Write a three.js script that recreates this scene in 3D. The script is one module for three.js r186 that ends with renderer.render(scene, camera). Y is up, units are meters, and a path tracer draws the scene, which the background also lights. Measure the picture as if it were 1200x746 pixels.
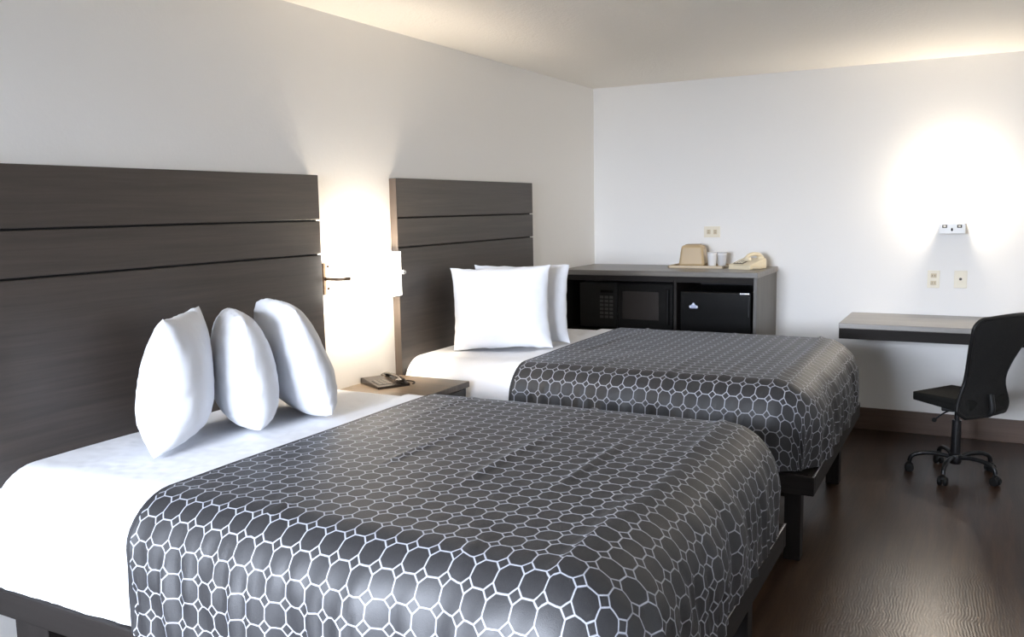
import * as THREE from 'three';
import { RoundedBoxGeometry } from 'three/addons/geometries/RoundedBoxGeometry.js';
import { mergeGeometries, mergeVertices } from 'three/addons/utils/BufferGeometryUtils.js';
import { RectAreaLightUniformsLib } from 'three/addons/lights/RectAreaLightUniformsLib.js';

// ---------------------------------------------------------------- camera, light, exposure
const scene = new THREE.Scene();
const renderer = new THREE.WebGLRenderer();
renderer.toneMapping = THREE.LinearToneMapping;
renderer.toneMappingExposure = 1.22;
renderer.shadowMap.enabled = true;
RectAreaLightUniformsLib.init();

// room axes: x out from the headboard wall (x = 0), y up, z out from the far wall (z = 0)
const YAW = 0.4944, PITCH = -0.1248, ROLL = -0.0192, FOCAL = 1021.7;
const camera = new THREE.PerspectiveCamera(2 * Math.atan(373 / FOCAL) * 180 / Math.PI, 1200 / 746, 0.05, 60);
camera.position.set(2.6545, 1.5443, 6.3016);
camera.rotation.order = 'YXZ';
camera.rotation.set(PITCH, YAW, ROLL);
scene.add(camera);

const DAY = 1.2, LAMP = 1.9;
scene.background = new THREE.Color().setRGB(2.2, 2.6, 3.1);       // overcast sky outside the window
const WIN = { x0: 0.25, x1: 2.05, y0: 0.6, y1: 2.15, z: 7.7 };    // the window in the wall behind the camera
// the bright open sky low over the pavement outside, seen from the room through that window
const daylight = new THREE.RectAreaLight(new THREE.Color().setRGB(0.85, 0.93, 1.09), 58 * DAY, 8.5, 4.6);
daylight.position.set(-0.6, 3.6, 14);                              // shines along -z, towards the window
scene.add(daylight);

// ---------------------------------------------------------------- helpers
function rng(seed) { let a = seed >>> 0; return () => { a = (a + 0x6D2B79F5) >>> 0; let t = a; t = Math.imul(t ^ (t >>> 15), t | 1); t ^= t + Math.imul(t ^ (t >>> 7), t | 61); return ((t ^ (t >>> 14)) >>> 0) / 4294967296; }; }
function hash(ix, iy, s) { let h = Math.imul(ix, 374761393) ^ Math.imul(iy, 668265263) ^ Math.imul(s, 1274126177); h = Math.imul(h ^ (h >>> 13), 1274126177); return ((h ^ (h >>> 16)) >>> 0) / 4294967296; }
function vnoise(x, y, s = 0, px = 0, py = 0) {                     // value noise, periodic in px, py when given
  const ix = Math.floor(x), iy = Math.floor(y), fx = x - ix, fy = y - iy;
  const w = (n, p) => p ? ((n % p) + p) % p : n;
  const u = fx * fx * (3 - 2 * fx), v = fy * fy * (3 - 2 * fy);
  const a = hash(w(ix, px), w(iy, py), s), b = hash(w(ix + 1, px), w(iy, py), s), c = hash(w(ix, px), w(iy + 1, py), s), d = hash(w(ix + 1, px), w(iy + 1, py), s);
  return a + (b - a) * u + (c - a) * v + (a - b - c + d) * u * v;
}
function texture(n, m, fn, srgb) {
  const data = new Uint8Array(n * m * 4);
  for (let j = 0; j < m; j++) for (let i = 0; i < n; i++) {
    const c = fn(i / n, j / m), k = (j * n + i) * 4;
    for (let q = 0; q < 3; q++) data[k + q] = Math.max(0, Math.min(255, Math.round(255 * (Array.isArray(c) ? c[q] : c))));
    data[k + 3] = 255;
  }
  const t = new THREE.DataTexture(data, n, m, THREE.RGBAFormat);
  t.wrapS = t.wrapT = THREE.RepeatWrapping; t.magFilter = THREE.LinearFilter; t.minFilter = THREE.LinearMipmapLinearFilter; t.generateMipmaps = true;
  if (srgb) t.colorSpace = THREE.SRGBColorSpace;
  t.needsUpdate = true;
  return t;
}
const mix = (a, b, k) => a.map((v, i) => v + (b[i] - v) * k);
const hexa = h => [(h >> 16 & 255) / 255, (h >> 8 & 255) / 255, (h & 255) / 255];
const clamp = (v, a, b) => Math.max(a, Math.min(b, v));
const smooth = (a, b, v) => { const t = clamp((v - a) / (b - a), 0, 1); return t * t * (3 - 2 * t); };

// uv in metres, by the way each face points; grain = the axis u runs along
function metreUV(geo, grain = 'x') {
  const g = geo.index ? geo.toNonIndexed() : geo;
  const p = g.attributes.position, nn = g.attributes.normal, uv = new Float32Array(p.count * 2), gi = 'xyz'.indexOf(grain);
  for (let i = 0; i < p.count; i += 3) {
    const s = [0, 0, 0];
    for (let k = 0; k < 3; k++) { s[0] += Math.abs(nn.getX(i + k)); s[1] += Math.abs(nn.getY(i + k)); s[2] += Math.abs(nn.getZ(i + k)); }
    const d = s.indexOf(Math.max(...s)), rest = [0, 1, 2].filter(q => q !== d);
    const a = rest.includes(gi) ? gi : rest[0], b = rest.find(q => q !== a);
    for (let k = 0; k < 3; k++) { const v = [p.getX(i + k), p.getY(i + k), p.getZ(i + k)]; uv[(i + k) * 2] = v[a]; uv[(i + k) * 2 + 1] = v[b] + v[d] * 0.37; }
  }
  g.setAttribute('uv', new THREE.BufferAttribute(uv, 2));
  return g;
}
// a bevelled box from corner to corner
function box(x0, y0, z0, x1, y1, z1, r = 0.003, grain = 'x') {
  const w = x1 - x0, h = y1 - y0, d = z1 - z0, rr = Math.min(r, w / 2.01, h / 2.01, d / 2.01);
  const g = rr > 0 ? new RoundedBoxGeometry(w, h, d, 2, rr) : new THREE.BoxGeometry(w, h, d);
  g.translate((x0 + x1) / 2, (y0 + y1) / 2, (z0 + z1) / 2);
  return metreUV(g, grain);
}
function merge(list) { const l = list.map(g => { const q = g.index ? g.toNonIndexed() : g; for (const k of Object.keys(q.attributes)) if (!['position', 'normal', 'uv'].includes(k)) q.deleteAttribute(k); return q; }); return l.length > 1 ? mergeGeometries(l) : l[0]; }
function cyl(r0, r1, h, seg = 24) { return new THREE.CylinderGeometry(r0, r1, h, seg); }
function tube(pts, r, seg = 24, rad = 8) { return new THREE.TubeGeometry(new THREE.CatmullRomCurve3(pts.map(p => new THREE.Vector3(...p)), false, 'centripetal'), seg, r, rad, false); }
function lathe(pts, seg = 32) { return new THREE.LatheGeometry(pts.map(p => new THREE.Vector2(...p)), seg); }
function place(g, x, y, z, rx = 0, ry = 0, rz = 0) { g.applyMatrix4(new THREE.Matrix4().makeRotationFromEuler(new THREE.Euler(rx, ry, rz, 'YXZ'))); g.translate(x, y, z); return g; }

const taken = {};
function numbered(name) { const n = taken[name] = (taken[name] ?? -1) + 1; return n ? `${name}_${String(n).padStart(3, '0')}` : name; }
function part(name, geo, mat, parent, label) {
  const m = new THREE.Mesh(geo, mat); m.name = name; m.castShadow = m.receiveShadow = true;
  if (label) m.userData.label = label;
  parent.add(m);
  return m;
}
function thing(name, label, category, pos = [0, 0, 0], turn = 0, group) {
  const o = new THREE.Group(); o.name = numbered(name); o.position.set(...pos); o.rotation.y = turn;
  o.userData = { label, category }; if (group) o.userData.group = group;
  scene.add(o);
  return o;
}
function single(name, geo, mat, label, category, group) {
  const m = part(numbered(name), geo, mat, scene); m.userData = { label, category }; if (group) m.userData.group = group;
  return m;
}
function struct(name, geo, mat, label, category) {
  const m = part(name, geo, mat, scene); m.userData = { label, category, kind: 'structure' };
  return m;
}

// ---------------------------------------------------------------- materials
const std = (o) => new THREE.MeshStandardMaterial(o);
const phys = (o) => new THREE.MeshPhysicalMaterial(o);
const lin = (r, g, b) => new THREE.Color().setRGB(r, g, b);

const peel = texture(512, 512, (u, v) => 0.5 * vnoise(u * 128, v * 128, 1, 128, 128) + 0.5 * vnoise(u * 48, v * 48, 2, 48, 48));
peel.repeat.set(1.4, 1.4);
const wallMat = std({ color: lin(0.80, 0.785, 0.755), roughness: 0.6, bumpMap: peel, bumpScale: 0.0003 });
const ceilingMat = std({ color: lin(0.90, 0.86, 0.79), roughness: 0.7, bumpMap: peel, bumpScale: 0.0025 });

function woodTexture(dark, light, seed, contrast = 1) {           // 1.2 m along the grain by 0.6 m across
  return texture(1024, 512, (u, v) => {
    const wob = 0.012 * (vnoise(u * 5, v * 7, seed, 5, 7) - 0.5);
    const vv = v + wob;
    let k = 0.42 * vnoise(u * 3, vv * 42, seed + 1, 3, 42) + 0.28 * vnoise(u * 8, vv * 128, seed + 2, 8, 128) + 0.3 * vnoise(u * 2, vv * 12, seed + 3, 2, 12);
    const pore = vnoise(u * 24, vv * 256, seed + 4, 24, 256) > 0.8 ? 0.16 : 0;
    k = clamp(0.5 + (k - 0.5) * 1.7 * contrast - pore * contrast, 0, 1);
    return mix(dark, light, k);
  }, true);
}
function wood(dark, light, seed, rough, contrast, rep = [1 / 1.2, 1 / 0.6], extra = {}) {
  const t = woodTexture(hexa(dark), hexa(light), seed, contrast); t.repeat.set(...rep);
  return phys({ map: t, roughness: rough, ...extra });
}
const headboardMat = wood(0x352e29, 0x4a413a, 11, 0.42, 0.75);
const headboardMat2 = headboardMat.clone(); headboardMat2.map = headboardMat.map.clone(); headboardMat2.map.offset.set(0.37, 0.41);
const headboardMat3 = headboardMat.clone(); headboardMat3.map = headboardMat.map.clone(); headboardMat3.map.offset.set(0.71, 0.13);
const cabinetMat = wood(0x3b3732, 0x575148, 31, 0.4, 0.8);
const laminateMat = wood(0x57524b, 0x7b766e, 41, 0.32, 0.7);
const nightMat = wood(0x4b4136, 0x6d5f50, 51, 0.35, 0.8);
const frameMat = wood(0x1c1917, 0x292523, 61, 0.65, 0.6, undefined, { specularIntensity: 0.35 });
const baseMat = wood(0x4b3a2f, 0x655042, 71, 0.45, 0.6);
const blackMat = phys({ color: lin(0.008, 0.008, 0.008), roughness: 0.4, specularIntensity: 0.5 });
const glossBlack = phys({ color: lin(0.006, 0.006, 0.006), roughness: 0.18, specularIntensity: 0.5 });
const deskMat = wood(0x6f6b66, 0x94908a, 41, 0.32, 0.7);
const chromeMat = std({ color: lin(0.6, 0.6, 0.62), roughness: 0.25, metalness: 1 });
const bronzeMat = std({ color: lin(0.19, 0.125, 0.075), roughness: 0.42, metalness: 0.55 });
const creamMat = std({ color: lin(0.72, 0.63, 0.45), roughness: 0.4 });
const ivoryMat = std({ color: lin(0.74, 0.68, 0.54), roughness: 0.4 });
const darkBrown = std({ color: lin(0.05, 0.035, 0.02), roughness: 0.5 });
const whitePlastic = std({ color: lin(0.82, 0.82, 0.8), roughness: 0.35 });

// floor: dark brown wood-look vinyl with a wavy embossed grain along z
const floorTex = texture(1024, 1024, (u, v) => {
  const wob = 0.02 * (vnoise(u * 6, v * 4, 81, 6, 4) - 0.5);
  const board = Math.floor(v * 8), tone = hash(board, 3, 82);
  const vv = v + wob;
  const k = 0.35 * vnoise(u * 3, vv * 40, 83 + board, 3, 40) + 0.3 * vnoise(u * 10, vv * 160, 84, 10, 160) + 0.2 * tone + 0.15 * vnoise(u * 5, v * 5, 85, 5, 5);
  return mix(hexa(0x2a1d15), hexa(0x4d392a), clamp(0.5 + (k - 0.5) * 1.5, 0, 1));
}, true);
const floorBump = texture(1024, 1024, (u, v) => {
  const wob = 0.018 * (vnoise(u * 16, v * 6, 86, 16, 6) - 0.5) + 0.006 * (vnoise(u * 40, v * 12, 87, 40, 12) - 0.5);
  const r = 0.5 + 0.5 * Math.sin((v + wob) * Math.PI * 2 * 120);
  return 0.55 * r * (0.4 + 0.6 * vnoise(u * 8, v * 30, 88, 8, 30)) + 0.45 * vnoise(u * 30, v * 200, 89, 30, 200);
});
floorTex.repeat.set(1 / 1.3, 1 / 1.3); floorBump.repeat.set(1 / 1.3, 1 / 1.3);
const floorMat = std({ map: floorTex, roughness: 0.31, bumpMap: floorBump, bumpScale: 0.0004 });

// white bed linen
const weave = texture(512, 512, (u, v) => 0.6 * vnoise(u * 10, v * 10, 91, 10, 10) + 0.4 * vnoise(u * 34, v * 34, 92, 34, 34));
const linenMat = phys({ color: lin(0.76, 0.775, 0.81), roughness: 0.85, sheen: 0.2, sheenRoughness: 0.6, sheenColor: lin(1, 1, 1), bumpMap: weave, bumpScale: 0.004 });
const pillowMat = phys({ color: lin(0.78, 0.795, 0.83), roughness: 0.85, sheen: 0.2, sheenRoughness: 0.6, sheenColor: lin(1, 1, 1), bumpMap: weave, bumpScale: 0.003 });

// bedspread: charcoal satin with a silver woven lattice of octagons and small diamonds
const PITCH_U = 0.0593, PITCH_V = 0.0636;
function latticeLine(u, v) {                                       // u, v in cells; 1 on the silver line
  const a = Math.abs(u - Math.floor(u) - 0.5), b = Math.abs(v - Math.floor(v) - 0.5), c = 0.27;
  let d = Math.abs(a + b - (1 - c)) / Math.SQRT2;
  if (b < 0.5 - c) d = Math.min(d, 0.5 - a);
  if (a < 0.5 - c) d = Math.min(d, 0.5 - b);
  return 1 - smooth(0.021, 0.044, d);
}
const spreadTex = texture(1024, 1024, (u, v) => {
  const k = latticeLine(u * 8, v * 8), n = vnoise(u * 512, v * 256, 95, 512, 256);
  return mix(mix([0.09, 0.09, 0.10], [0.12, 0.12, 0.13], n), mix([0.56, 0.57, 0.60], [0.65, 0.66, 0.69], n), k);
}, true);
const spreadRough = texture(1024, 1024, (u, v) => { const k = latticeLine(u * 8, v * 8); return 0.56 + 0.05 * k + 0.06 * vnoise(u * 256, v * 256, 96, 256, 256); });
const spreadBump = texture(1024, 1024, (u, v) => 0.7 * latticeLine(u * 8, v * 8) + 0.3 * vnoise(u * 400, v * 400, 97, 400, 400));
for (const t of [spreadTex, spreadRough, spreadBump]) t.repeat.set(1 / (8 * PITCH_U), 1 / (8 * PITCH_V));
const spreadMat = phys({ map: spreadTex, roughnessMap: spreadRough, roughness: 1, bumpMap: spreadBump, bumpScale: 0.0007, sheen: 0.6, sheenRoughness: 0.3, sheenColor: lin(0.55, 0.58, 0.65), specularIntensity: 1, ior: 1.65, side: THREE.DoubleSide });
const hemMat = std({ color: lin(0.016, 0.016, 0.018), roughness: 0.7 });

// ---------------------------------------------------------------- room shell
const RX = 3.75, RZ = 7.7, RY = 2.44, TH = 0.12;
struct('floor', box(-TH, -TH, -TH, RX + TH, 0, RZ + TH, 0, 'z'), floorMat, 'dark brown wood-look floor with wavy embossed grain', 'floor');
struct('ceiling', box(-TH, RY, -TH, RX + TH, RY + TH, RZ + TH, 0), ceilingMat, 'smooth cream painted ceiling', 'ceiling');
struct('wall_left', box(-TH, 0, 0, 0, RY, RZ, 0, 'z'), wallMat, 'off-white painted wall behind the two headboards', 'wall');
struct('wall_back', box(-TH, 0, -TH, RX + TH, RY, 0, 0), wallMat, 'off-white painted wall behind the cabinet and desk', 'wall');
struct('wall_right', box(RX, 0, 0, RX + TH, RY, RZ, 0, 'z'), wallMat, 'off-white painted wall facing the feet of the beds', 'wall');
struct('wall_front', merge([
  box(-TH, 0, RZ, WIN.x0, RY, RZ + TH, 0), box(WIN.x1, 0, RZ, RX + TH, RY, RZ + TH, 0),
  box(WIN.x0, 0, RZ, WIN.x1, WIN.y0, RZ + TH, 0), box(WIN.x0, WIN.y1, RZ, WIN.x1, RY, RZ + TH, 0)]), wallMat, 'off-white painted wall with the window in it', 'wall');
{
  const w = new THREE.Group(); w.name = 'window_1'; w.userData = { label: 'white-framed window in the wall facing the cabinet and desk', category: 'window', kind: 'structure' };
  scene.add(w);
  const f = 0.05, z0 = RZ + 0.03, z1 = RZ + 0.09, { x0, x1, y0, y1 } = WIN;
  part('window_frame', merge([box(x0, y0, z0, x0 + f, y1, z1), box(x1 - f, y0, z0, x1, y1, z1), box(x0, y0, z0, x1, y0 + f, z1), box(x0, y1 - f, z0, x1, y1, z1), box((x0 + x1) / 2 - 0.025, y0, z0, (x0 + x1) / 2 + 0.025, y1, z1)]), whitePlastic, w);
  const glass = phys({ color: 0xffffff, transmission: 1, thickness: 0, roughness: 0 });
  const xm = (x0 + x1) / 2;
  for (const [a, b] of [[x0 + f, xm - 0.025], [xm + 0.025, x1 - f]]) part('pane', box(a, y0 + f, RZ + 0.055, b, y1 - f, RZ + 0.06, 0), glass, w);
}
struct('pavement', box(-9, -0.2, RZ + TH, 12, -0.1, 22, 0, 'x'), std({ color: lin(0.42, 0.39, 0.35), roughness: 0.9 }), 'grey concrete pavement outside the window', 'pavement');
struct('baseboard_back', box(1.397, 0, 0, RX, 0.149, 0.014, 0.003), baseMat, 'brown wooden baseboard along the wall under the desk', 'baseboard');
struct('baseboard_left', box(0, 0, 0.66, 0.014, 0.149, RZ, 0.003, 'z'), baseMat, 'brown wooden baseboard along the headboard wall', 'baseboard');
struct('baseboard_right', box(RX - 0.014, 0, 0.015, RX, 0.149, RZ, 0.003, 'z'), baseMat, 'brown wooden baseboard facing the feet of the beds', 'baseboard');

// ---------------------------------------------------------------- headboards
function headboard(z0, z1, label, mats) {
  const h = thing('headboard', label, 'headboard', [0, 0, 0], 0, 'headboards on the wall');
  const ys = [0.40, 1.3594, 1.5106, 1.7107], gap = 0.0035;
  part('back_panel', box(0, 0.40, z0 + 0.001, 0.02, 1.70, z1 - 0.001, 0.002, 'z'), hemMat, h);
  for (let i = 0; i < 3; i++) part('plank', box(0.016, ys[i] + (i ? gap : 0), z0, 0.042, ys[i + 1] - (i < 2 ? gap : 0), z1, 0.003, 'z'), mats[i], h);
  const edge = box(0.0, 0.40, z1 - 0.0, 0.042, 1.71, z1 + 0.004, 0.001, 'y');
  part('edge_band', edge, mats[0], h);
  return h;
}
headboard(3.2477, 4.80, 'dark wood plank headboard behind the three fanned pillows', [headboardMat, headboardMat2, headboardMat3]);
headboard(1.1388, 2.658, 'dark wood plank headboard beside the black appliance cabinet', [headboardMat3, headboardMat, headboardMat2]);

// ---------------------------------------------------------------- beds
const TOP = 0.792, DECK = 0.43;
// a cloth laid over a box: sharp drop over near (+z), far (-z) and foot (+x) edges; head edge open
function drape({ x0, x1, zc, half, top, bottom, r, rf = r, foot = true, seed, dx = 0.02, ripple = 0.006, relief, hem, xEnd, drag = 0 }) {
  const pos = [], uv = [], idx = [];
  const arc = r * Math.PI / 2, arcF = rf * Math.PI / 2;
  const prof = (a, q) => a <= 0 ? [a, 0] : a < q * Math.PI / 2 ? [q * Math.sin(a / q), q * (1 - Math.cos(a / q))] : [q, q + a - q * Math.PI / 2];
  const drop = top - bottom - r, dropF = top - bottom - rf;
  const point = (s, t) => {                                        // s, t: cloth lengths from the head edge and from the centre line
    const [ox, dn1] = prof(s - (x1 - rf), rf);
    const sg = t < 0 ? -1 : 1, at = Math.abs(t);
    const [oz, dn2] = prof(at - (half - r), r);
    let x = x1 - rf + ox, w = half - r + oz, y = top - dn1 - dn2;
    const k1 = smooth(0, arcF + 0.1, s - (x1 - rf)), k2 = smooth(0, arc + 0.1, at - (half - r));
    if (relief) y += relief(s, t) * (1 - Math.max(k1, k2));
    y = Math.max(y, bottom + (hem ? hem(x + t) : 0));
    const corner = smooth(x1 - 0.16, x1, x) * smooth(half - 0.16, half, w), calm = 1 - corner;
    const down = clamp((top - y) / (top - bottom), 0, 1);
    if (k2 > 0) w += ripple * k2 * calm * (1.3 * vnoise(x * 9 + 3, down * 0.7, seed) + 0.7 * vnoise(x * 24, down * 1.6, seed + 1) + 0.7 * vnoise(x * 46, down * 4, seed + 6));
    if (k1 > 0) x += ripple * k1 * calm * (1.3 * vnoise(t * 9 + 5, down * 0.7, seed + 2) + 0.7 * vnoise(t * 24, down * 1.6, seed + 3) + 0.7 * vnoise(t * 46, down * 4, seed + 7));
    if (drag && k2 > 0) w += drag * k2 * calm * (vnoise(x * 2.5 + down * 3, down * 12 + x * 2, seed + 11) + 0.6 * vnoise(x * 4 - down * 4, down * 26 + x * 3, seed + 12));
    x -= 0.03 * corner * down; w -= 0.03 * corner * down;
    return [x, y, zc + sg * w];
  };
  const grid = (ss, ts) => {
    const base = pos.length / 3;
    for (const s of ss) for (const t of ts) { pos.push(...point(s, t)); uv.push(s, t); }
    for (let i = 0; i + 1 < ss.length; i++) for (let j = 0; j + 1 < ts.length; j++) {
      const a = base + i * ts.length + j, b = a + ts.length;
      idx.push(a, a + 1, b, b, a + 1, b + 1);
    }
  };
  const steps = (a, b, d) => { const n = Math.max(1, Math.round((b - a) / d)); return Array.from({ length: n + 1 }, (_, i) => a + (b - a) * i / n); };
  const sE = x1 - rf, tE = half - r;
  const sTop = xEnd ? steps(x0, xEnd, dx) : [...steps(x0, sE, dx), ...steps(sE, sE + arcF, rf / 6).slice(1)];
  const tHalf = [...steps(0, tE, dx), ...steps(tE, tE + arc, r / 5).slice(1)];
  const tDown = steps(tE + arc, tE + arc + drop, dx).slice(1);
  const full = [...tHalf, ...tDown], tAll = [...full.slice(1).reverse().map(t => -t), ...full];
  grid(sTop, tAll);
  if (foot && !xEnd) grid(steps(sE + arcF, sE + arcF + dropF, dx), [...tHalf.slice(1).reverse().map(t => -t), ...tHalf]);
  const g = new THREE.BufferGeometry();
  g.setAttribute('position', new THREE.Float32BufferAttribute(pos, 3));
  g.setAttribute('uv', new THREE.Float32BufferAttribute(uv, 2));
  g.setIndex(idx); g.computeVertexNormals();
  return g;
}
function bed(zc, half, seed, text) {
  const FX = 2.055;
  // platform frame
  const f = thing('bed_frame', text.frame, 'bed frame', [0, 0, zc]);
  const z = half + 0.012, x1 = FX + 0.035, y0 = 0.345, y1 = 0.425;
  part('rail', box(0.045, y0, z - 0.03, x1, y1, z, 0.004), frameMat, f);
  part('rail', box(0.045, y0, -z, x1, y1, -z + 0.03, 0.004), frameMat, f);
  part('foot_rail', box(x1 - 0.03, y0, -z + 0.03, x1, y1, z - 0.03, 0.004, 'z'), frameMat, f);
  part('metal_edge', box(x1 - 0.006, y1, -z + 0.004, x1, y1 + 0.004, z - 0.004, 0.001, 'z'), chromeMat, f, 'thin bright metal edge along the foot');
  part('head_rail', box(0.045, y0, -z + 0.03, 0.075, y1, z - 0.03, 0.004, 'z'), frameMat, f);
  part('platform', box(0.075, y1 - 0.03, -z + 0.03, x1 - 0.03, y1 + 0.001, z - 0.03, 0.002), frameMat, f);
  for (const [lx, lz] of [[0.09, half - 0.085], [0.09, 0.015 - half], [1.01, -0.62], [1.01, 0.55], [1.945, -0.62], [1.945, 0.55]]) part('leg', box(lx, 0, lz, lx + (lx < 0.2 ? 0.16 : 0.07), y0 + 0.02, lz + 0.07, 0.004, 'y'), frameMat, f);
  for (const lz of [-0.62, 0.55]) part('leg_brace', box(0.2, y0 - 0.07, lz + 0.02, 1.945, y0, lz + 0.05, 0.003), frameMat, f);
  // mattress wrapped in its white sheet
  const m = thing('mattress', text.mattress, 'mattress');
  const sheetRelief = (s, t) => 0.004 * vnoise(s * 5, t * 3, seed + 9) + 0.003 * vnoise(s * 14 + t * 5, t * 4, seed + 10);
  part('fitted_sheet', drape({ x0: 0.044, x1: FX - 0.02, zc, half: half - 0.018, top: TOP - 0.012, bottom: DECK - 0.003, r: 0.135, rf: 0.18, seed: seed + 20, ripple: 0.006, drag: 0.008, relief: sheetRelief }), linenMat, m);
  part('mattress_end', box(0.046, DECK - 0.003, zc - half + 0.04, 0.075, TOP - 0.06, zc + half - 0.02, 0.012), linenMat, m);
  part('turned_down_sheet', drape({ x0: 0.585, x1: 2.0, xEnd: 0.9, zc, half: half - 0.012, top: TOP - 0.004, bottom: DECK, r: 0.135, seed: seed + 20, ripple: 0.006, drag: 0.008, relief: (s, t) => sheetRelief(s, t) + 0.002 }), linenMat, m);
  // bedspread
  const sp = thing('bedspread', text.spread, 'bedspread', [0, 0, 0], 0, 'patterned bedspreads');
  const crease = (s, at, w, h) => 1.5 * h * Math.exp(-(((s - at) / w) ** 2));
  const relief = (s, t) => 0.004 * vnoise(s * 4, t * 2.5, seed) + 0.002 * vnoise(s * 11, t * 5, seed + 1)
    + crease(s + 0.05 * t + 0.02 * vnoise(t * 2, 1, seed + 2), 0.86, 0.008, 0.005 * smooth(0.1, 0.5, vnoise(t * 2.2, 2, seed + 3)))
    + crease(s + 0.03 * t, 1.12, 0.008, 0.005 * smooth(0.25, 0.7, vnoise(t * 2.4, 3, seed + 3)))
    + crease(s - 0.02 * t, 1.42, 0.009, 0.006 * smooth(0.2, 0.6, vnoise(t * 2, 4, seed + 3)))
    + crease(s, 1.68, 0.009, 0.005 * smooth(0.25, 0.7, vnoise(t * 2.3, 5, seed + 3)))
    + crease(s + 0.01 * Math.sin(t * 7), 1.90, 0.012, 0.007 * smooth(0.05, 0.5, vnoise(t * 2, 6, seed + 3)))
    + crease(s + 0.012 * Math.sin(t * 5 + 1), 1.94, 0.010, 0.005);
  const opt = { x1: FX + 0.008, zc, half: half + 0.004, top: TOP + 0.006, bottom: DECK, r: 0.13, rf: 0.16, seed, ripple: 0.024, relief, dx: 0.016, hem: a => 0.012 * vnoise(a * 6, 0.5, seed + 8) };
  part('cover', drape({ ...opt, x0: 0.70 }), spreadMat, sp);
  part('hem', drape({ ...opt, x0: 0.684, xEnd: 0.716, top: TOP + 0.004, half: half + 0.0025 }), hemMat, sp, 'dark bound hem at the pillow end');
  return sp;
}
bed(4.035, 0.775, 200, {
  frame: 'dark wooden platform bed frame under the bed with three fanned pillows',
  mattress: 'mattress in a white fitted sheet under the three fanned pillows',
  spread: 'charcoal octagon-patterned satin bedspread on the bed with three fanned pillows' });
bed(1.90, 0.755, 300, {
  frame: 'dark wooden platform bed frame nearest to the desk and office chair',
  mattress: 'mattress in a white fitted sheet under the two square-standing pillows beside the cabinet',
  spread: 'charcoal octagon-patterned satin bedspread on the bed next to the desk' });

// ---------------------------------------------------------------- pillows
// stands on its lower edge: width along x, height along y from 0, thickness along z
function pillowGeometry(w, h, t, seed, { slump = 0.12, pinch = 0.02, ear = 0.006, full = 0.42, round = 0 } = {}) {
  const N = 56, pos = [], uv = [], idx = [];
  for (const side of [1, -1]) {
    const base = pos.length / 3;
    for (let i = 0; i <= N; i++) for (let j = 0; j <= N; j++) {
      const u = -1 + 2 * i / N, v = -1 + 2 * j / N;
      const cu = Math.sin(u * Math.PI / 2), cv = Math.sin(v * Math.PI / 2);
      const corner = Math.pow(Math.abs(cu * cv), 6), cut = round * Math.pow(Math.abs(cu * cv), 2.5);
      let x = w / 2 * cu * (1 - pinch * (1 - cv * cv)) * (1 - cut) + ear * corner * Math.sign(cu);
      let y = h / 2 * (cv * (1 - pinch * 0.8 * (1 - cu * cu)) * (1 - cut) + 1) + ear * corner * Math.sign(cv) * 0.5;
      const f = Math.pow(Math.max(0, 1 - Math.pow(Math.abs(cu), 2.6)), full) * Math.pow(Math.max(0, 1 - Math.pow(Math.abs(cv), 2.6)), full);
      const edge = Math.min(1 - Math.abs(cu), 1 - Math.abs(cv));
      const wr = (vnoise(cu * 7 + side, cv * 3, seed) - 0.5) * 0.5 + (vnoise(cu * 4, cv * 12 + side * 3, seed + 1) - 0.5) * 0.35;
      let z = side * t / 2 * f * (1 - slump * cv) * (1 + 0.4 * wr * Math.exp(-edge * 3));
      z += side * 0.006 * f * (vnoise(cu * 3 + 9, cv * 3, seed + 2) - 0.5);
      if (edge < 0.02) { x += 0.004 * (vnoise(cv * 9, cu * 9, seed + 4) - 0.5); y += 0.008 * (vnoise(cu * 8, 3 + cv, seed + 5) - 0.5); }
      pos.push(x, y, z); uv.push(x, y);
    }
    for (let i = 0; i < N; i++) for (let j = 0; j < N; j++) {
      const a = base + i * (N + 1) + j, b = a + N + 1;
      if (side > 0) idx.push(a, b, a + 1, b, b + 1, a + 1); else idx.push(a, a + 1, b, b, a + 1, b + 1);
    }
  }
  let g = new THREE.BufferGeometry();
  g.setAttribute('position', new THREE.Float32BufferAttribute(pos, 3));
  g.setAttribute('uv', new THREE.Float32BufferAttribute(uv, 2));
  g.setIndex(idx);
  g = mergeVertices(g, 1e-4); g.computeVertexNormals();
  return g;
}
function pillow(label, x, z, turn, lean, roll, dims, seed, group, y = TOP - 0.002) {
  const m = single('pillow', pillowGeometry(dims[0], dims[1], dims[2], seed, dims[3]), pillowMat, label, 'pillow', group);
  m.rotation.order = 'YXZ'; m.rotation.set(lean, turn, roll); m.position.set(x, y, z);
  return m;
}
const D = Math.PI / 180;
const fan = 'pillows fanned on the bed under the long headboard', pair = 'pillows on the bed beside the cabinet';
const soft = { round: 0.10, slump: 0.2, full: 0.58, ear: 0.0, pinch: 0.0 }, crisp = { pinch: 0.04, ear: 0.008, full: 0.5 };
pillow('white pillow with folded double-eared top, farthest from the wall lamp', 0.305, 4.343, -58 * D, -7.3 * D, 0, [0.376, 0.446, 0.212, { ...soft, full: 0.5, round: 0.02, pinch: 0.09, ear: 0.006 }], 401, fan);
pillow('white pillow standing on end, middle one of three fanned pillows', 0.346, 4.031, -34.3 * D, 5.6 * D, 0, [0.432, 0.421, 0.213, soft], 411, fan);
pillow('white pillow tilting sideways, nearest of three to the wall lamp', 0.405, 3.768, -27.6 * D, 16.8 * D, 0, [0.471, 0.455, 0.193, soft], 421, fan);
pillow('wide white pillow standing in front with its broad face lit', 0.41, 2.25, 20 * D, -8 * D, 2 * D, [0.53, 0.44, 0.18, crisp], 431, pair, TOP + 0.008);
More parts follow.
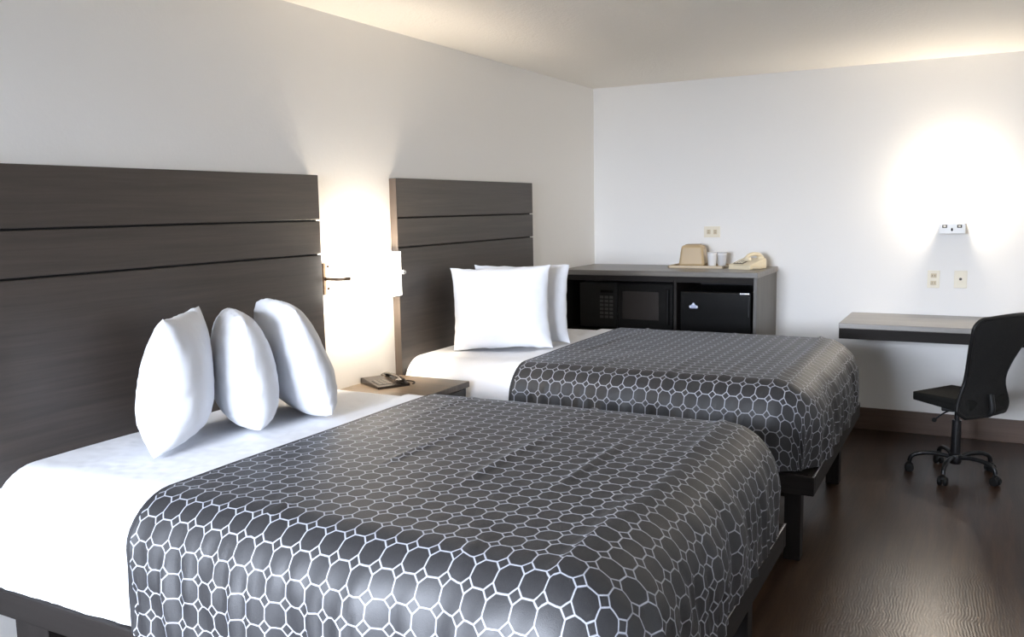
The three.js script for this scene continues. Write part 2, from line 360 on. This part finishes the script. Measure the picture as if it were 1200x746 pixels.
pillow('white pillow standing behind another, its shaded edge beside the cabinet', 0.42, 2.045, 22 * D, -8 * D, 0, [0.52, 0.43, 0.16, crisp], 441, pair, TOP + 0.014);

// ---------------------------------------------------------------- wall lamp between the headboards
const glowMat = std({ color: lin(0.9, 0.88, 0.84), roughness: 0.5, emissive: lin(1, 0.95, 0.86), emissiveIntensity: 2.6 });
const panelGlow = std({ color: lin(0.9, 0.88, 0.84), roughness: 0.5, emissive: lin(1, 0.93, 0.82), emissiveIntensity: 6 });
{
  const z0 = 2.72, z1 = 3.195, yb = 1.128, yt = 1.345, dep = 0.11;
  const l = thing('wall_lamp', 'wide wall lamp with white wrap shade and bronze strap between the headboards', 'wall lamp');
  part('backplate', box(0.0, 1.17, z0 + 0.02, 0.018, 1.315, z1 + 0.018, 0.003, 'z'), bronzeMat, l);
  // wrap shade of a front panel and two end panels, open above and below
  const s = new THREE.Shape(), t = 0.005, c = 0.028, m = 0.080;
  s.moveTo(m, z1); s.quadraticCurveTo(dep, z1, dep, z1 - c); s.lineTo(dep, z0 + c); s.quadraticCurveTo(dep, z0, m, z0);
  s.lineTo(m, z0 + t); s.quadraticCurveTo(dep - t, z0 + t, dep - t, z0 + c); s.lineTo(dep - t, z1 - c); s.quadraticCurveTo(dep - t, z1 - t, m, z1 - t);
  const g = new THREE.ExtrudeGeometry(s, { depth: yt - yb, bevelEnabled: false, curveSegments: 8 });
  g.rotateX(Math.PI / 2); g.translate(0, yt, 0);                   // (x, z, depth) -> (x, -depth, z)
  part('shade_panel', g, panelGlow, l, 'glowing white wrap-around shade');
  part('shade_panel', box(0.012, yb, z1 - t, m, yt, z1, 0.0005), panelGlow, l, 'glowing white wrap-around shade');
  part('shade_panel', box(0.012, yb, z0, m, yt, z0 + t, 0.0005), panelGlow, l, 'glowing white wrap-around shade');
  const st = [[0.016, 1.243, z1 + 0.006], [dep - 0.02, 1.243, z1 + 0.006], [dep + 0.003, 1.243, z1 - 0.012], [dep + 0.007, 1.243, z1 - 0.05]];
  const band = [];
  for (let i = 0; i + 1 < st.length; i++) {
    const a = st[i], b = st[i + 1], L = Math.hypot(b[0] - a[0], b[2] - a[2]);
    band.push(place(metreUV(new RoundedBoxGeometry(L + 0.004, 0.016, 0.004, 1, 0.001)), (a[0] + b[0]) / 2, 1.243, (a[2] + b[2]) / 2, 0, -Math.atan2(b[2] - a[2], b[0] - a[0]), 0));
  }
  part('strap', merge(band), bronzeMat, l, 'bronze metal strap around the shade');
  for (const yy of [1.30, 1.20]) part('knob', place(metreUV(new THREE.SphereGeometry(0.0075, 12, 8)), 0.035, yy, z1 + 0.006), bronzeMat, l);
  part('finial', place(metreUV(new THREE.SphereGeometry(0.012, 14, 10)), dep + 0.012, 1.243, z0 + 0.01), chromeMat, l);
  for (const zz of [z0 + 0.14, z1 - 0.14]) {
    const b = part('bulb', place(metreUV(lathe([[0, -0.05], [0.013, -0.045], [0.014, -0.02], [0.026, 0.01], [0.028, 0.028], [0.02, 0.046], [0, 0.053]], 16)), 0.058, 1.235, zz), std({ color: 0xffffff, emissive: lin(1, 0.9, 0.76), emissiveIntensity: 6 }), l);
    const p = new THREE.PointLight(lin(1, 0.86, 0.68), 0.68 * LAMP, 0, 2);
    p.position.set(0.058, 1.245, zz); p.castShadow = true; p.shadow.radius = 1.3; p.shadow.mapSize.set(1024, 1024); p.shadow.camera.near = 0.01;
    scene.add(p);
  }
}

// ---------------------------------------------------------------- nightstand and its telephone
{
  const n = thing('nightstand', 'small brown nightstand between the two beds under the wall lamp', 'nightstand');
  const a = 2.70, b = 3.215, x1 = 0.47, y = 0.712;
  part('top', box(0.0, y - 0.03, a, x1, y, b, 0.004), nightMat, n);
  part('side_panel', box(0.016, 0, a + 0.012, x1 - 0.014, y - 0.03, a + 0.03, 0.002, 'y'), cabinetMat, n);
  part('side_panel', box(0.016, 0, b - 0.03, x1 - 0.014, y - 0.03, b - 0.012, 0.002, 'y'), cabinetMat, n);
  part('back_panel', box(0.016, 0.05, a + 0.03, 0.024, y - 0.03, b - 0.03, 0.001, 'z'), cabinetMat, n);
  part('bottom_shelf', box(0.024, 0.05, a + 0.03, x1 - 0.02, 0.07, b - 0.03, 0.002, 'z'), cabinetMat, n);
  const d = part('drawer', box(0.06, y - 0.19, a + 0.033, x1 - 0.012, y - 0.036, b - 0.033, 0.003, 'z'), cabinetMat, n);
  part('handle', place(metreUV(cyl(0.005, 0.005, 0.1, 10)), x1 - 0.002, y - 0.11, (a + b) / 2, Math.PI / 2), chromeMat, d);
}
function handsetGeometry(L) {                                       // lies along z, ear and mouth pieces pointing down
  return merge([
    metreUV(tube([[0, 0.004, -L / 2], [0, 0.022, -L * 0.36], [0, 0.032, 0], [0, 0.022, L * 0.36], [0, 0.004, L / 2]], 0.0135, 28, 10)),
    place(metreUV(lathe([[0, 0], [0.021, 0], [0.026, 0.006], [0.025, 0.02], [0.016, 0.03], [0, 0.032]], 20)), 0, -0.012, -L / 2 + 0.018),
    place(metreUV(lathe([[0, 0], [0.021, 0], [0.026, 0.006], [0.025, 0.02], [0.016, 0.03], [0, 0.032]], 20)), 0, -0.012, L / 2 - 0.018)]);
}
function telephone(label, pos, turn, mat, dark, keyMat) {
  const p = thing('telephone', label, 'telephone', pos, turn);
  // wedge body with profile in x-y, extruded along z
  const s = new THREE.Shape(); s.moveTo(-0.10, 0); s.lineTo(0.10, 0); s.lineTo(0.10, 0.022); s.lineTo(-0.085, 0.062); s.lineTo(-0.10, 0.055); s.closePath();
  const g = new THREE.ExtrudeGeometry(s, { depth: 0.16, bevelEnabled: true, bevelSize: 0.004, bevelThickness: 0.004, bevelSegments: 2 });
  g.translate(0, 0.004, -0.08);
  part('body', metreUV(g), mat, p);
  const tilt = -Math.atan2(0.04, 0.185);
  const pad = part('keypad', place(metreUV(new RoundedBoxGeometry(0.09, 0.006, 0.075, 2, 0.002)), 0.03, 0.045, 0.03, 0, 0, tilt), dark, p);
  for (let i = 0; i < 4; i++) for (let j = 0; j < 3; j++) { const kx = 0.03 + (i - 1.5) * 0.02, kz = 0.03 + (j - 1) * 0.022; part('key', place(metreUV(new RoundedBoxGeometry(0.013, 0.005, 0.014, 1, 0.002)), kx, 0.0495 + (kx - 0.03) * Math.tan(tilt), kz, 0, 0, tilt), keyMat, pad); }
  const h = part('handset', place(handsetGeometry(0.2), -0.005, 0.068, -0.045, 0, Math.PI / 2, 0), mat, p);
  h.geometry.rotateZ(0);
  const pts = []; for (let i = 0; i <= 90; i++) { const a = i / 90; pts.push([0.1 - 0.11 * a + 0.006 * Math.cos(i * 1.5), 0.012 + 0.006 * Math.sin(i * 1.5), -0.1 - 0.03 * Math.sin(a * Math.PI)]); }
  part('cord', metreUV(tube(pts, 0.0025, 260, 5)), mat, p);
  return p;
}
const brownPhone = std({ color: lin(0.03, 0.024, 0.02), roughness: 0.22 });
telephone('dark glossy corded telephone on the nightstand between the beds', [0.13, 0.712, 2.93], -0.5, brownPhone, blackMat, std({ color: lin(0.12, 0.11, 0.1), roughness: 0.5 })).scale.y = 0.42;

// ---------------------------------------------------------------- appliance cabinet
const CX = 1.392, CZ = 0.62, CY = 1.108;
{
  const c = thing('appliance_cabinet', 'black-brown open cabinet holding microwave and small refrigerator against far wall', 'cabinet');
  const t = 0.024;
  part('top', box(0.0, CY - 0.036, 0.0, CX + 0.006, CY, CZ + 0.012, 0.004), laminateMat, c);
  part('side_panel', box(0.015, 0, 0.015, 0.015 + t, CY - 0.036, CZ, 0.002, 'y'), frameMat, c);
  part('side_panel', box(CX - t, 0, 0.015, CX, CY - 0.036, CZ, 0.002, 'y'), cabinetMat, c);
  part('divider', box(0.835, 0, 0.03, 0.855, CY - 0.036, CZ - 0.004, 0.002, 'y'), frameMat, c);
  part('back_panel', box(0.015 + t, 0.03, 0.015, CX - t, CY - 0.036, 0.027, 0.001), hemMat, c);
  part('top_rail', box(0.039, CY - 0.075, CZ - 0.02, 0.835, CY - 0.036, CZ - 0.002, 0.002), frameMat, c);
  part('top_rail', box(0.855, CY - 0.075, CZ - 0.02, CX - t, CY - 0.036, CZ - 0.002, 0.002), frameMat, c);
  part('shelf', box(0.039, 0.66, 0.03, 0.835, 0.682, CZ - 0.004, 0.002), frameMat, c);
  part('bottom', box(0.039, 0.05, 0.03, CX - t, 0.07, CZ - 0.004, 0.002), cabinetMat, c);
}
{
  const m = thing('microwave_oven', 'black microwave oven in the open half of the cabinet', 'microwave');
  const x0 = 0.13, x1 = 0.82, y0 = 0.694, y1 = 1.02, z1 = 0.585;
  part('case', box(x0, y0, 0.12, x1, y1, z1 - 0.03, 0.006), blackMat, m);
  const d = part('door', box(0.415, y0 + 0.004, z1 - 0.03, x1, y1 - 0.004, z1, 0.006), glossBlack, m);
  part('window', box(0.455, y0 + 0.07, z1 - 0.001, 0.72, y1 - 0.06, z1 + 0.0015, 0.001), phys({ color: lin(0.022, 0.018, 0.016), roughness: 0.25, specularIntensity: 0.6 }), d, 'dim brownish door window');
  part('handle', box(x1 - 0.045, y0 + 0.04, z1 + 0.004, x1 - 0.025, y1 - 0.04, z1 + 0.022, 0.005, 'y'), glossBlack, d);
  const q = part('control_panel', box(x0, y0 + 0.004, z1 - 0.03, 0.412, y1 - 0.004, z1, 0.005), blackMat, m);
  const bm = std({ color: lin(0.05, 0.05, 0.048), roughness: 0.5 });
  part('display', box(0.29, 0.945, z1 - 0.001, 0.385, 0.965, z1 + 0.0015, 0.001), glossBlack, q);
  for (let i = 0; i < 6; i++) for (let j = 0; j < 3; j++) part('button', box(0.285 + j * 0.036, 0.765 + i * 0.028, z1 - 0.001, 0.312 + j * 0.036, 0.783 + i * 0.028, z1 + 0.002, 0.002), bm, q);
  for (const [fx, fz] of [[0.24, 0.16], [0.76, 0.16], [0.24, 0.5], [0.76, 0.5]]) part('foot', place(metreUV(cyl(0.014, 0.014, 0.013, 12)), fx, 0.6895, fz), blackMat, m);
}
{
  const m = thing('mini_refrigerator', 'black mini refrigerator with small pale crest in the cabinet', 'refrigerator');
  const x0 = 0.872, x1 = 1.352, y0 = 0.072, y1 = 0.975, z1 = 0.60;
  part('body', box(x0, y0 + 0.015, 0.06, x1, y1, z1 - 0.055, 0.006), blackMat, m);
  const d = part('door', box(x0, y0 + 0.03, z1 - 0.05, x1, y1, z1, 0.012), glossBlack, m);
  part('handle', box(x1 - 0.075, y1 - 0.0155, z1 - 0.012, x1 - 0.012, y1 - 0.004, z1 + 0.004, 0.003), chromeMat, d, 'short bright metal handle plate');
  part('hinge', box(x1 - 0.02, y1 - 0.16, z1 - 0.02, x1 - 0.012, y1 - 0.03, z1 + 0.006, 0.002, 'y'), blackMat, d);
  for (const fx of [x0 + 0.04, x1 - 0.04]) for (const fz of [0.1, 0.48]) part('foot', place(metreUV(cyl(0.018, 0.018, 0.02, 12)), fx, y0 + 0.008, fz), blackMat, m);
  // small crest: a pale crown-like outline with side dots and a darker middle
  const s = new THREE.Shape(); s.moveTo(-0.028, 0); s.lineTo(0.028, 0); s.lineTo(0.03, 0.014); s.quadraticCurveTo(0.018, 0.018, 0.011, 0.024); s.quadraticCurveTo(0.006, 0.036, 0, 0.036); s.quadraticCurveTo(-0.006, 0.036, -0.011, 0.024); s.quadraticCurveTo(-0.018, 0.018, -0.03, 0.014); s.closePath();
  const e = new THREE.ExtrudeGeometry(s, { depth: 0.002, bevelEnabled: false }); e.translate(0.968, 0.862, z1);
  const crest = part('crest', metreUV(e), std({ color: lin(0.42, 0.46, 0.6), roughness: 0.4 }), d, 'small pale blue and white crest');
  const wh = std({ color: lin(0.75, 0.76, 0.78), roughness: 0.4 });
  for (const [ex, ey, r] of [[0, 0.025, 0.006], [-0.022, 0.008, 0.0055], [0.024, 0.008, 0.0055]]) part('crest_mark', place(metreUV(cyl(r, r, 0.0015, 14)), 0.968 + ex, 0.862 + ey, z1 + 0.0028, Math.PI / 2), wh, crest);
  part('crest_bar', box(0.944, 0.856, z1, 0.992, 0.861, z1 + 0.002, 0.0005), std({ color: lin(0.02, 0.03, 0.07), roughness: 0.4 }), crest);
}
// on the cabinet: tray, ice bucket, two cups, telephone
const tan = std({ color: lin(0.47, 0.345, 0.19), roughness: 0.45 }), tanEdge = std({ color: lin(0.36, 0.26, 0.14), roughness: 0.45 });
{
  const tr = thing('serving_tray', 'tan rectangular serving tray with raised rim on the cabinet', 'tray', [0.895, CY, 0.19]);
  const w = 0.2, d = 0.13;
  part('base', box(-w + 0.008, 0, -d + 0.008, w - 0.008, 0.006, d - 0.008, 0.002), tanEdge, tr);
  part('rim', merge([box(-w, 0, d - 0.014, w, 0.018, d, 0.003), box(-w, 0, -d, w, 0.018, -d + 0.014, 0.003), box(-w, 0, -d, -w + 0.014, 0.018, d, 0.003, 'z'), box(w - 0.014, 0, -d, w, 0.018, d, 0.003, 'z')]), std({ color: lin(0.56, 0.45, 0.31), roughness: 0.4 }), tr);
}
{
  const b = thing('ice_bucket', 'tan tapered ice bucket with rounded shoulders on the tray', 'ice bucket', [0.842, CY + 0.0075, 0.185], 0.1);
  // tapered rounded box by scaling with height
  const g = new RoundedBoxGeometry(0.185, 0.15, 0.16, 6, 0.022); g.translate(0, 0.075, 0);
  const p = g.attributes.position;
  for (let i = 0; i < p.count; i++) { const k = 1 - 0.2 * clamp(p.getY(i) / 0.15, 0, 1) ** 1.3; p.setX(i, p.getX(i) * k); p.setZ(i, p.getZ(i) * k); }
  g.computeVertexNormals();
  part('body', metreUV(g), tan, b);
  part('side_band', place(metreUV(new RoundedBoxGeometry(0.004, 0.1, 0.1, 2, 0.0015)), 0.083, 0.07, 0.0, 0, 0, 0.13), std({ color: lin(0.6, 0.5, 0.36), roughness: 0.4 }), b, 'paler side grip');
  part('lid', place(metreUV(new RoundedBoxGeometry(0.1, 0.008, 0.09, 3, 0.003)), 0, 0.152, 0), tanEdge, b);
}
{
  const cupGeo = () => metreUV(lathe([[0, 0.001], [0.026, 0.001], [0.027, 0.003], [0.034, 0.095], [0.036, 0.098], [0.034, 0.1], [0.0325, 0.097], [0.0255, 0.005], [0, 0.004]], 28));
  const a = thing('drinking_cup', 'white plastic cup beside the ice bucket', 'cup', [0.982, CY + 0.006, 0.2]);
  part('cup_wall', cupGeo(), phys({ color: lin(0.85, 0.85, 0.85), roughness: 0.3, transmission: 0.2 }), a);
  part('wrapper_seal', place(metreUV(new THREE.TorusGeometry(0.034, 0.002, 8, 28)), 0, 0.085, 0, Math.PI / 2), whitePlastic, a);
  const b = thing('drinking_cup', 'greyish see-through plastic cup at the tray end', 'cup', [1.044, CY + 0.006, 0.17]);
  part('cup_wall', cupGeo(), phys({ color: lin(0.88, 0.88, 0.89), roughness: 0.2, transmission: 0.5, thickness: 0 }), b);
  part('wrapper_seal', place(metreUV(new THREE.TorusGeometry(0.034, 0.002, 8, 28)), 0, 0.085, 0, Math.PI / 2), whitePlastic, b);
}
telephone('cream corded telephone with dark keypad on the cabinet', [1.245, CY, 0.26], -1.9, creamMat, darkBrown, ivoryMat);

// ---------------------------------------------------------------- wall plates
function plate(label, x, y, w, h, kind) {
  const o = thing(kind === 'jack' ? 'wall_jack' : 'wall_outlet', label, kind === 'jack' ? 'wall jack' : 'outlet', [x, y, 0]);
  part('cover_plate', box(-w / 2, -h / 2, 0, w / 2, h / 2, 0.006, 0.002), ivoryMat, o);
  const tone = std({ color: lin(0.55, 0.46, 0.31), roughness: 0.45 });
  if (kind === 'jack') { part('socket', place(metreUV(cyl(0.008, 0.009, 0.008, 14)), 0, 0.002, 0.008, Math.PI / 2), darkBrown, o, 'dark round socket'); return; }
  const wide = w > h;
  for (const s of [-1, 1]) {
    const r = part('receptacle', wide ? box(s * 0.024 - 0.014, -0.017, 0.004, s * 0.024 + 0.014, 0.017, 0.0085, 0.004) : box(-0.017, s * 0.024 - 0.014, 0.004, 0.017, s * 0.024 + 0.014, 0.0085, 0.004), tone, o);
    for (const q of [-1, 1]) part('slot', wide ? box(s * 0.024 - 0.005, q * 0.007 - 0.0012, 0.0075, s * 0.024 + 0.005, q * 0.007 + 0.0012, 0.009, 0.0003) : box(q * 0.007 - 0.0012, s * 0.024 - 0.005, 0.0075, q * 0.007 + 0.0012, s * 0.024 + 0.005, 0.009, 0.0003), darkBrown, r);
  }
}
plate('cream two-socket outlet plate under the wall lamp above the desk', 2.389, 1.038, 0.072, 0.114, 'outlet');
plate('cream single-jack wall plate with dark round socket above the desk', 2.546, 1.04, 0.075, 0.112, 'jack');
plate('cream sideways outlet plate above the cabinet', 0.925, 1.352, 0.118, 0.08, 'outlet');

// ---------------------------------------------------------------- wall lamp above the desk
{
  const l = thing('wall_lamp', 'white wall lamp with sockets in its base above the desk', 'wall lamp', [2.487, 0, 0]);
  const w = 0.077, d = 0.115;
  part('backplate', box(-w + 0.01, 1.345, 0.0, w - 0.01, 1.735, 0.012, 0.003, 'y'), whitePlastic, l);
  const b = part('base', box(-w, 1.335, 0.0, w, 1.405, d - 0.005, 0.005), whitePlastic, l);
  for (const s of [-1, 1]) {
    const r = part('socket', box(s * 0.042 - 0.014, 1.373, d - 0.007, s * 0.042 + 0.014, 1.393, d - 0.003, 0.003), darkBrown, b, 'dark power socket');
    part('socket_face', box(s * 0.042 - 0.007, 1.378, d - 0.0035, s * 0.042 + 0.007, 1.389, d - 0.002, 0.001), ivoryMat, r);
  }
  part('switch', place(metreUV(cyl(0.0045, 0.006, 0.022, 12)), 0, 1.364, d + 0.004, Math.PI / 2 - 0.5), blackMat, b, 'black toggle switch');
  const s = new THREE.Shape(), t = 0.005, c = 0.03;
  s.moveTo(-w, 0.012); s.lineTo(-w, d - c); s.quadraticCurveTo(-w, d, -w + c, d); s.lineTo(w - c, d); s.quadraticCurveTo(w, d, w, d - c); s.lineTo(w, 0.012);
  s.lineTo(w - t, 0.012); s.lineTo(w - t, d - c); s.quadraticCurveTo(w - t, d - t, w - c, d - t); s.lineTo(-w + c, d - t); s.quadraticCurveTo(-w + t, d - t, -w + t, d - c); s.lineTo(-w + t, 0.012);
  const g = new THREE.ExtrudeGeometry(s, { depth: 0.325, bevelEnabled: false, curveSegments: 8 });
  g.rotateX(Math.PI / 2); g.translate(0, 1.735, 0);
  part('shade', g, glowMat, l, 'glowing white shade');
  part('shade_rim', box(-w, 1.735, d - 0.008, w, 1.742, d + 0.002, 0.002), std({ color: lin(0.55, 0.45, 0.36), roughness: 0.5 }), l, 'thin tan rim on top of the shade');
  part('bulb', place(metreUV(lathe([[0, -0.06], [0.013, -0.055], [0.014, -0.03], [0.028, 0.005], [0.03, 0.025], [0.02, 0.045], [0, 0.052]], 16)), 0, 1.595, 0.06), std({ color: 0xffffff, emissive: lin(1, 0.9, 0.76), emissiveIntensity: 6 }), l);
  const p = new THREE.PointLight(lin(1, 0.88, 0.72), 0.8 * LAMP, 0, 2);
  p.position.set(2.487, 1.605, 0.06); p.castShadow = true; p.shadow.radius = 2.5; p.shadow.mapSize.set(1024, 1024); p.shadow.camera.near = 0.01;
  scene.add(p);
}

// ---------------------------------------------------------------- wall-mounted desk
{
  const d = thing('wall_desk', 'grey laminate wall-mounted desk with dark apron behind the office chair', 'desk');
  const x0 = 1.893, z1 = 0.612, y = 0.803;
  part('top', box(x0, y - 0.033, 0, RX, y, z1, 0.004), deskMat, d);
  part('apron', box(x0 + 0.012, y - 0.098, z1 - 0.03, RX, y - 0.033, z1 - 0.008, 0.002), frameMat, d);
  part('end_panel', box(x0 + 0.002, y - 0.098, 0.0, x0 + 0.02, y - 0.033, z1 - 0.006, 0.002, 'z'), frameMat, d);
  part('wall_cleat', box(x0 + 0.03, y - 0.09, 0, RX, y - 0.033, 0.03, 0.002), frameMat, d);
}

// ---------------------------------------------------------------- office chair
{
  const c = thing('office_chair', 'black armless mesh office chair on casters at the desk', 'office chair', [2.575, 0, 0.90], 0);
  const fabric = phys({ color: lin(0.012, 0.012, 0.011), roughness: 0.9, specularIntensity: 0.3, bumpMap: peel, bumpScale: 0.0006 });
  const plastic = phys({ color: lin(0.01, 0.01, 0.01), roughness: 0.45, specularIntensity: 0.5 });
  const metal = std({ color: lin(0.03, 0.03, 0.032), roughness: 0.28, metalness: 0.6 });
  const R = 0.235;
  for (let k = 0; k < 5; k++) {
    const a = (31 + 72 * k) * D, ca = Math.cos(a), sa = Math.sin(a);
    const P = (r, y) => [ca * r, y, sa * r];
    part('base_arm', metreUV(tube([P(0.02, 0.105), P(0.10, 0.118), P(0.18, 0.112), P(0.225, 0.09), P(R, 0.06)], 0.0125, 24, 8)), metal, c);
    const w = part('caster', merge([-1, 1].map(s => place(metreUV(lathe([[0, -0.009], [0.021, -0.009], [0.0245, -0.006], [0.0245, 0.006], [0.021, 0.009], [0, 0.009]], 22)), ca * R - sa * s * 0.015, 0.0245, sa * R + ca * s * 0.015, Math.PI / 2, Math.PI / 2 - a - Math.PI / 2, 0))), plastic, c);
    part('caster_hood', metreUV(place(new THREE.SphereGeometry(0.022, 14, 8, 0, Math.PI * 2, 0, Math.PI / 2), ca * R, 0.036, sa * R)), plastic, w);
  }
  part('hub', place(metreUV(lathe([[0, 0.07], [0.03, 0.07], [0.034, 0.085], [0.034, 0.12], [0.026, 0.13], [0, 0.13]], 24)), 0, 0, 0), metal, c);
  part('column', merge([place(metreUV(cyl(0.024, 0.026, 0.2, 20)), 0, 0.22, 0), place(metreUV(cyl(0.014, 0.014, 0.11, 16)), 0, 0.345, 0)]), metal, c);
  part('mechanism', box(-0.08, 0.375, -0.06, 0.08, 0.4, 0.06, 0.008), plastic, c);
  const lv = part('lever', metreUV(tube([[-0.02, 0.385, 0.03], [-0.06, 0.37, 0.06], [-0.105, 0.335, 0.085]], 0.005, 14, 8)), metal, c);
  part('lever_knob', place(metreUV(new THREE.SphereGeometry(0.013, 14, 10)), -0.112, 0.329, 0.089), plastic, lv);
  // seat and back, facing -z before turning
  const turn = new THREE.Group(); void turn;
  const yaw = 56 * D, rot = g => { g.rotateY(yaw); return g; };
  const seat = new RoundedBoxGeometry(0.47, 0.075, 0.46, 6, 0.035); seat.translate(0, 0.435, 0);
  {
    const p = seat.attributes.position;
    for (let i = 0; i < p.count; i++) {
      let x = p.getX(i), y = p.getY(i), z = p.getZ(i);
      const rr = Math.hypot(x / 0.235, z / 0.23), k = rr > 0.9 ? 1 - 0.27 * clamp((rr - 0.9) / 0.45, 0, 1) : 1;   // round the plan
      x *= k; z *= k;
      y += -0.012 * smooth(-0.08, -0.23, z); if (y < 0.43) y += 0.035 * smooth(0.0, -0.22, z); y += 0.018 * (Math.abs(x) / 0.235) ** 2 - 0.0;
      p.setXYZ(i, x, y, z);
    }
    seat.computeVertexNormals();
  }
  part('seat', rot(metreUV(seat)), fabric, c);
  // backrest outline with a waist, curved and leaning
  const half = y => { const t = clamp((y - 0.385) / 0.535, 0, 1); return 0.168 + 0.082 * smooth(0.35, 0.95, t) + 0.05 * smooth(0.38, 0.05, t); };
  const bend = (x, y) => { const t = (y - 0.385) / 0.535; return 0.18 + 0.02 * Math.sin(t * Math.PI) * -1.2 + 0.11 * smooth(0.2, 1.0, t) - 0.25 * x * x * 2.2; };
  const NX = 16, NY = 30, pos = [], idx = [];
  const outline = [];
  for (let s = 0; s < 2; s++) for (let j = 0; j <= NY; j++) for (let i = 0; i <= NX; i++) {
    const v = j / NY, u = -1 + 2 * i / NX; let y = 0.385 + 0.545 * v;
    let h = half(y); const top = clamp((v - 0.92) / 0.08, 0, 1), low = clamp((0.1 - v) / 0.1, 0, 1); h -= 0.035 * (1 - Math.sqrt(1 - top * top)) + 0.05 * (1 - Math.sqrt(1 - low * low));
    const x = u * h; y += 0.012 * (1 - u * u) * v;
    pos.push(x, y, bend(x, y) + (s ? 0.006 : -0.006));
  }
  const M = (NX + 1) * (NY + 1);
  for (let j = 0; j < NY; j++) for (let i = 0; i < NX; i++) { const a = j * (NX + 1) + i, b = a + NX + 1; idx.push(a, b, a + 1, b, b + 1, a + 1, M + a, M + a + 1, M + b, M + b, M + a + 1, M + b + 1); }
  const mg = new THREE.BufferGeometry(); mg.setAttribute('position', new THREE.Float32BufferAttribute(pos, 3)); mg.setIndex(idx); mg.computeVertexNormals();
  const pt = (j, i) => { const a = (j * (NX + 1) + i) * 3; return [pos[a], pos[a + 1], pos[a + 2] + 0.006]; };
  for (let j = 0; j <= NY; j += 2) outline.push(pt(j, 0));
  for (let i = 2; i <= NX; i += 2) outline.push(pt(NY, i));
  for (let j = NY - 2; j >= 0; j -= 2) outline.push(pt(j, NX));
  for (let i = NX - 2; i >= 0; i -= 2) outline.push(pt(0, i));
  const meshMat = phys({ color: lin(0.014, 0.0135, 0.013), roughness: 0.85, specularIntensity: 0.4, bumpMap: peel, bumpScale: 0.001, side: THREE.DoubleSide });
  const bk = part('backrest', rot(metreUV(mg)), meshMat, c, 'black mesh backrest with narrow waist');
  part('backrest_frame', rot(metreUV(tube(outline, 0.011, 120, 8))), plastic, bk);
  part('back_bracket', rot(metreUV(tube([[0, 0.385, 0.02], [0, 0.378, 0.14], [0, 0.40, 0.2], [0, 0.50, 0.192]], 0.016, 24, 8))), plastic, c);
}

renderer.render(scene, camera);
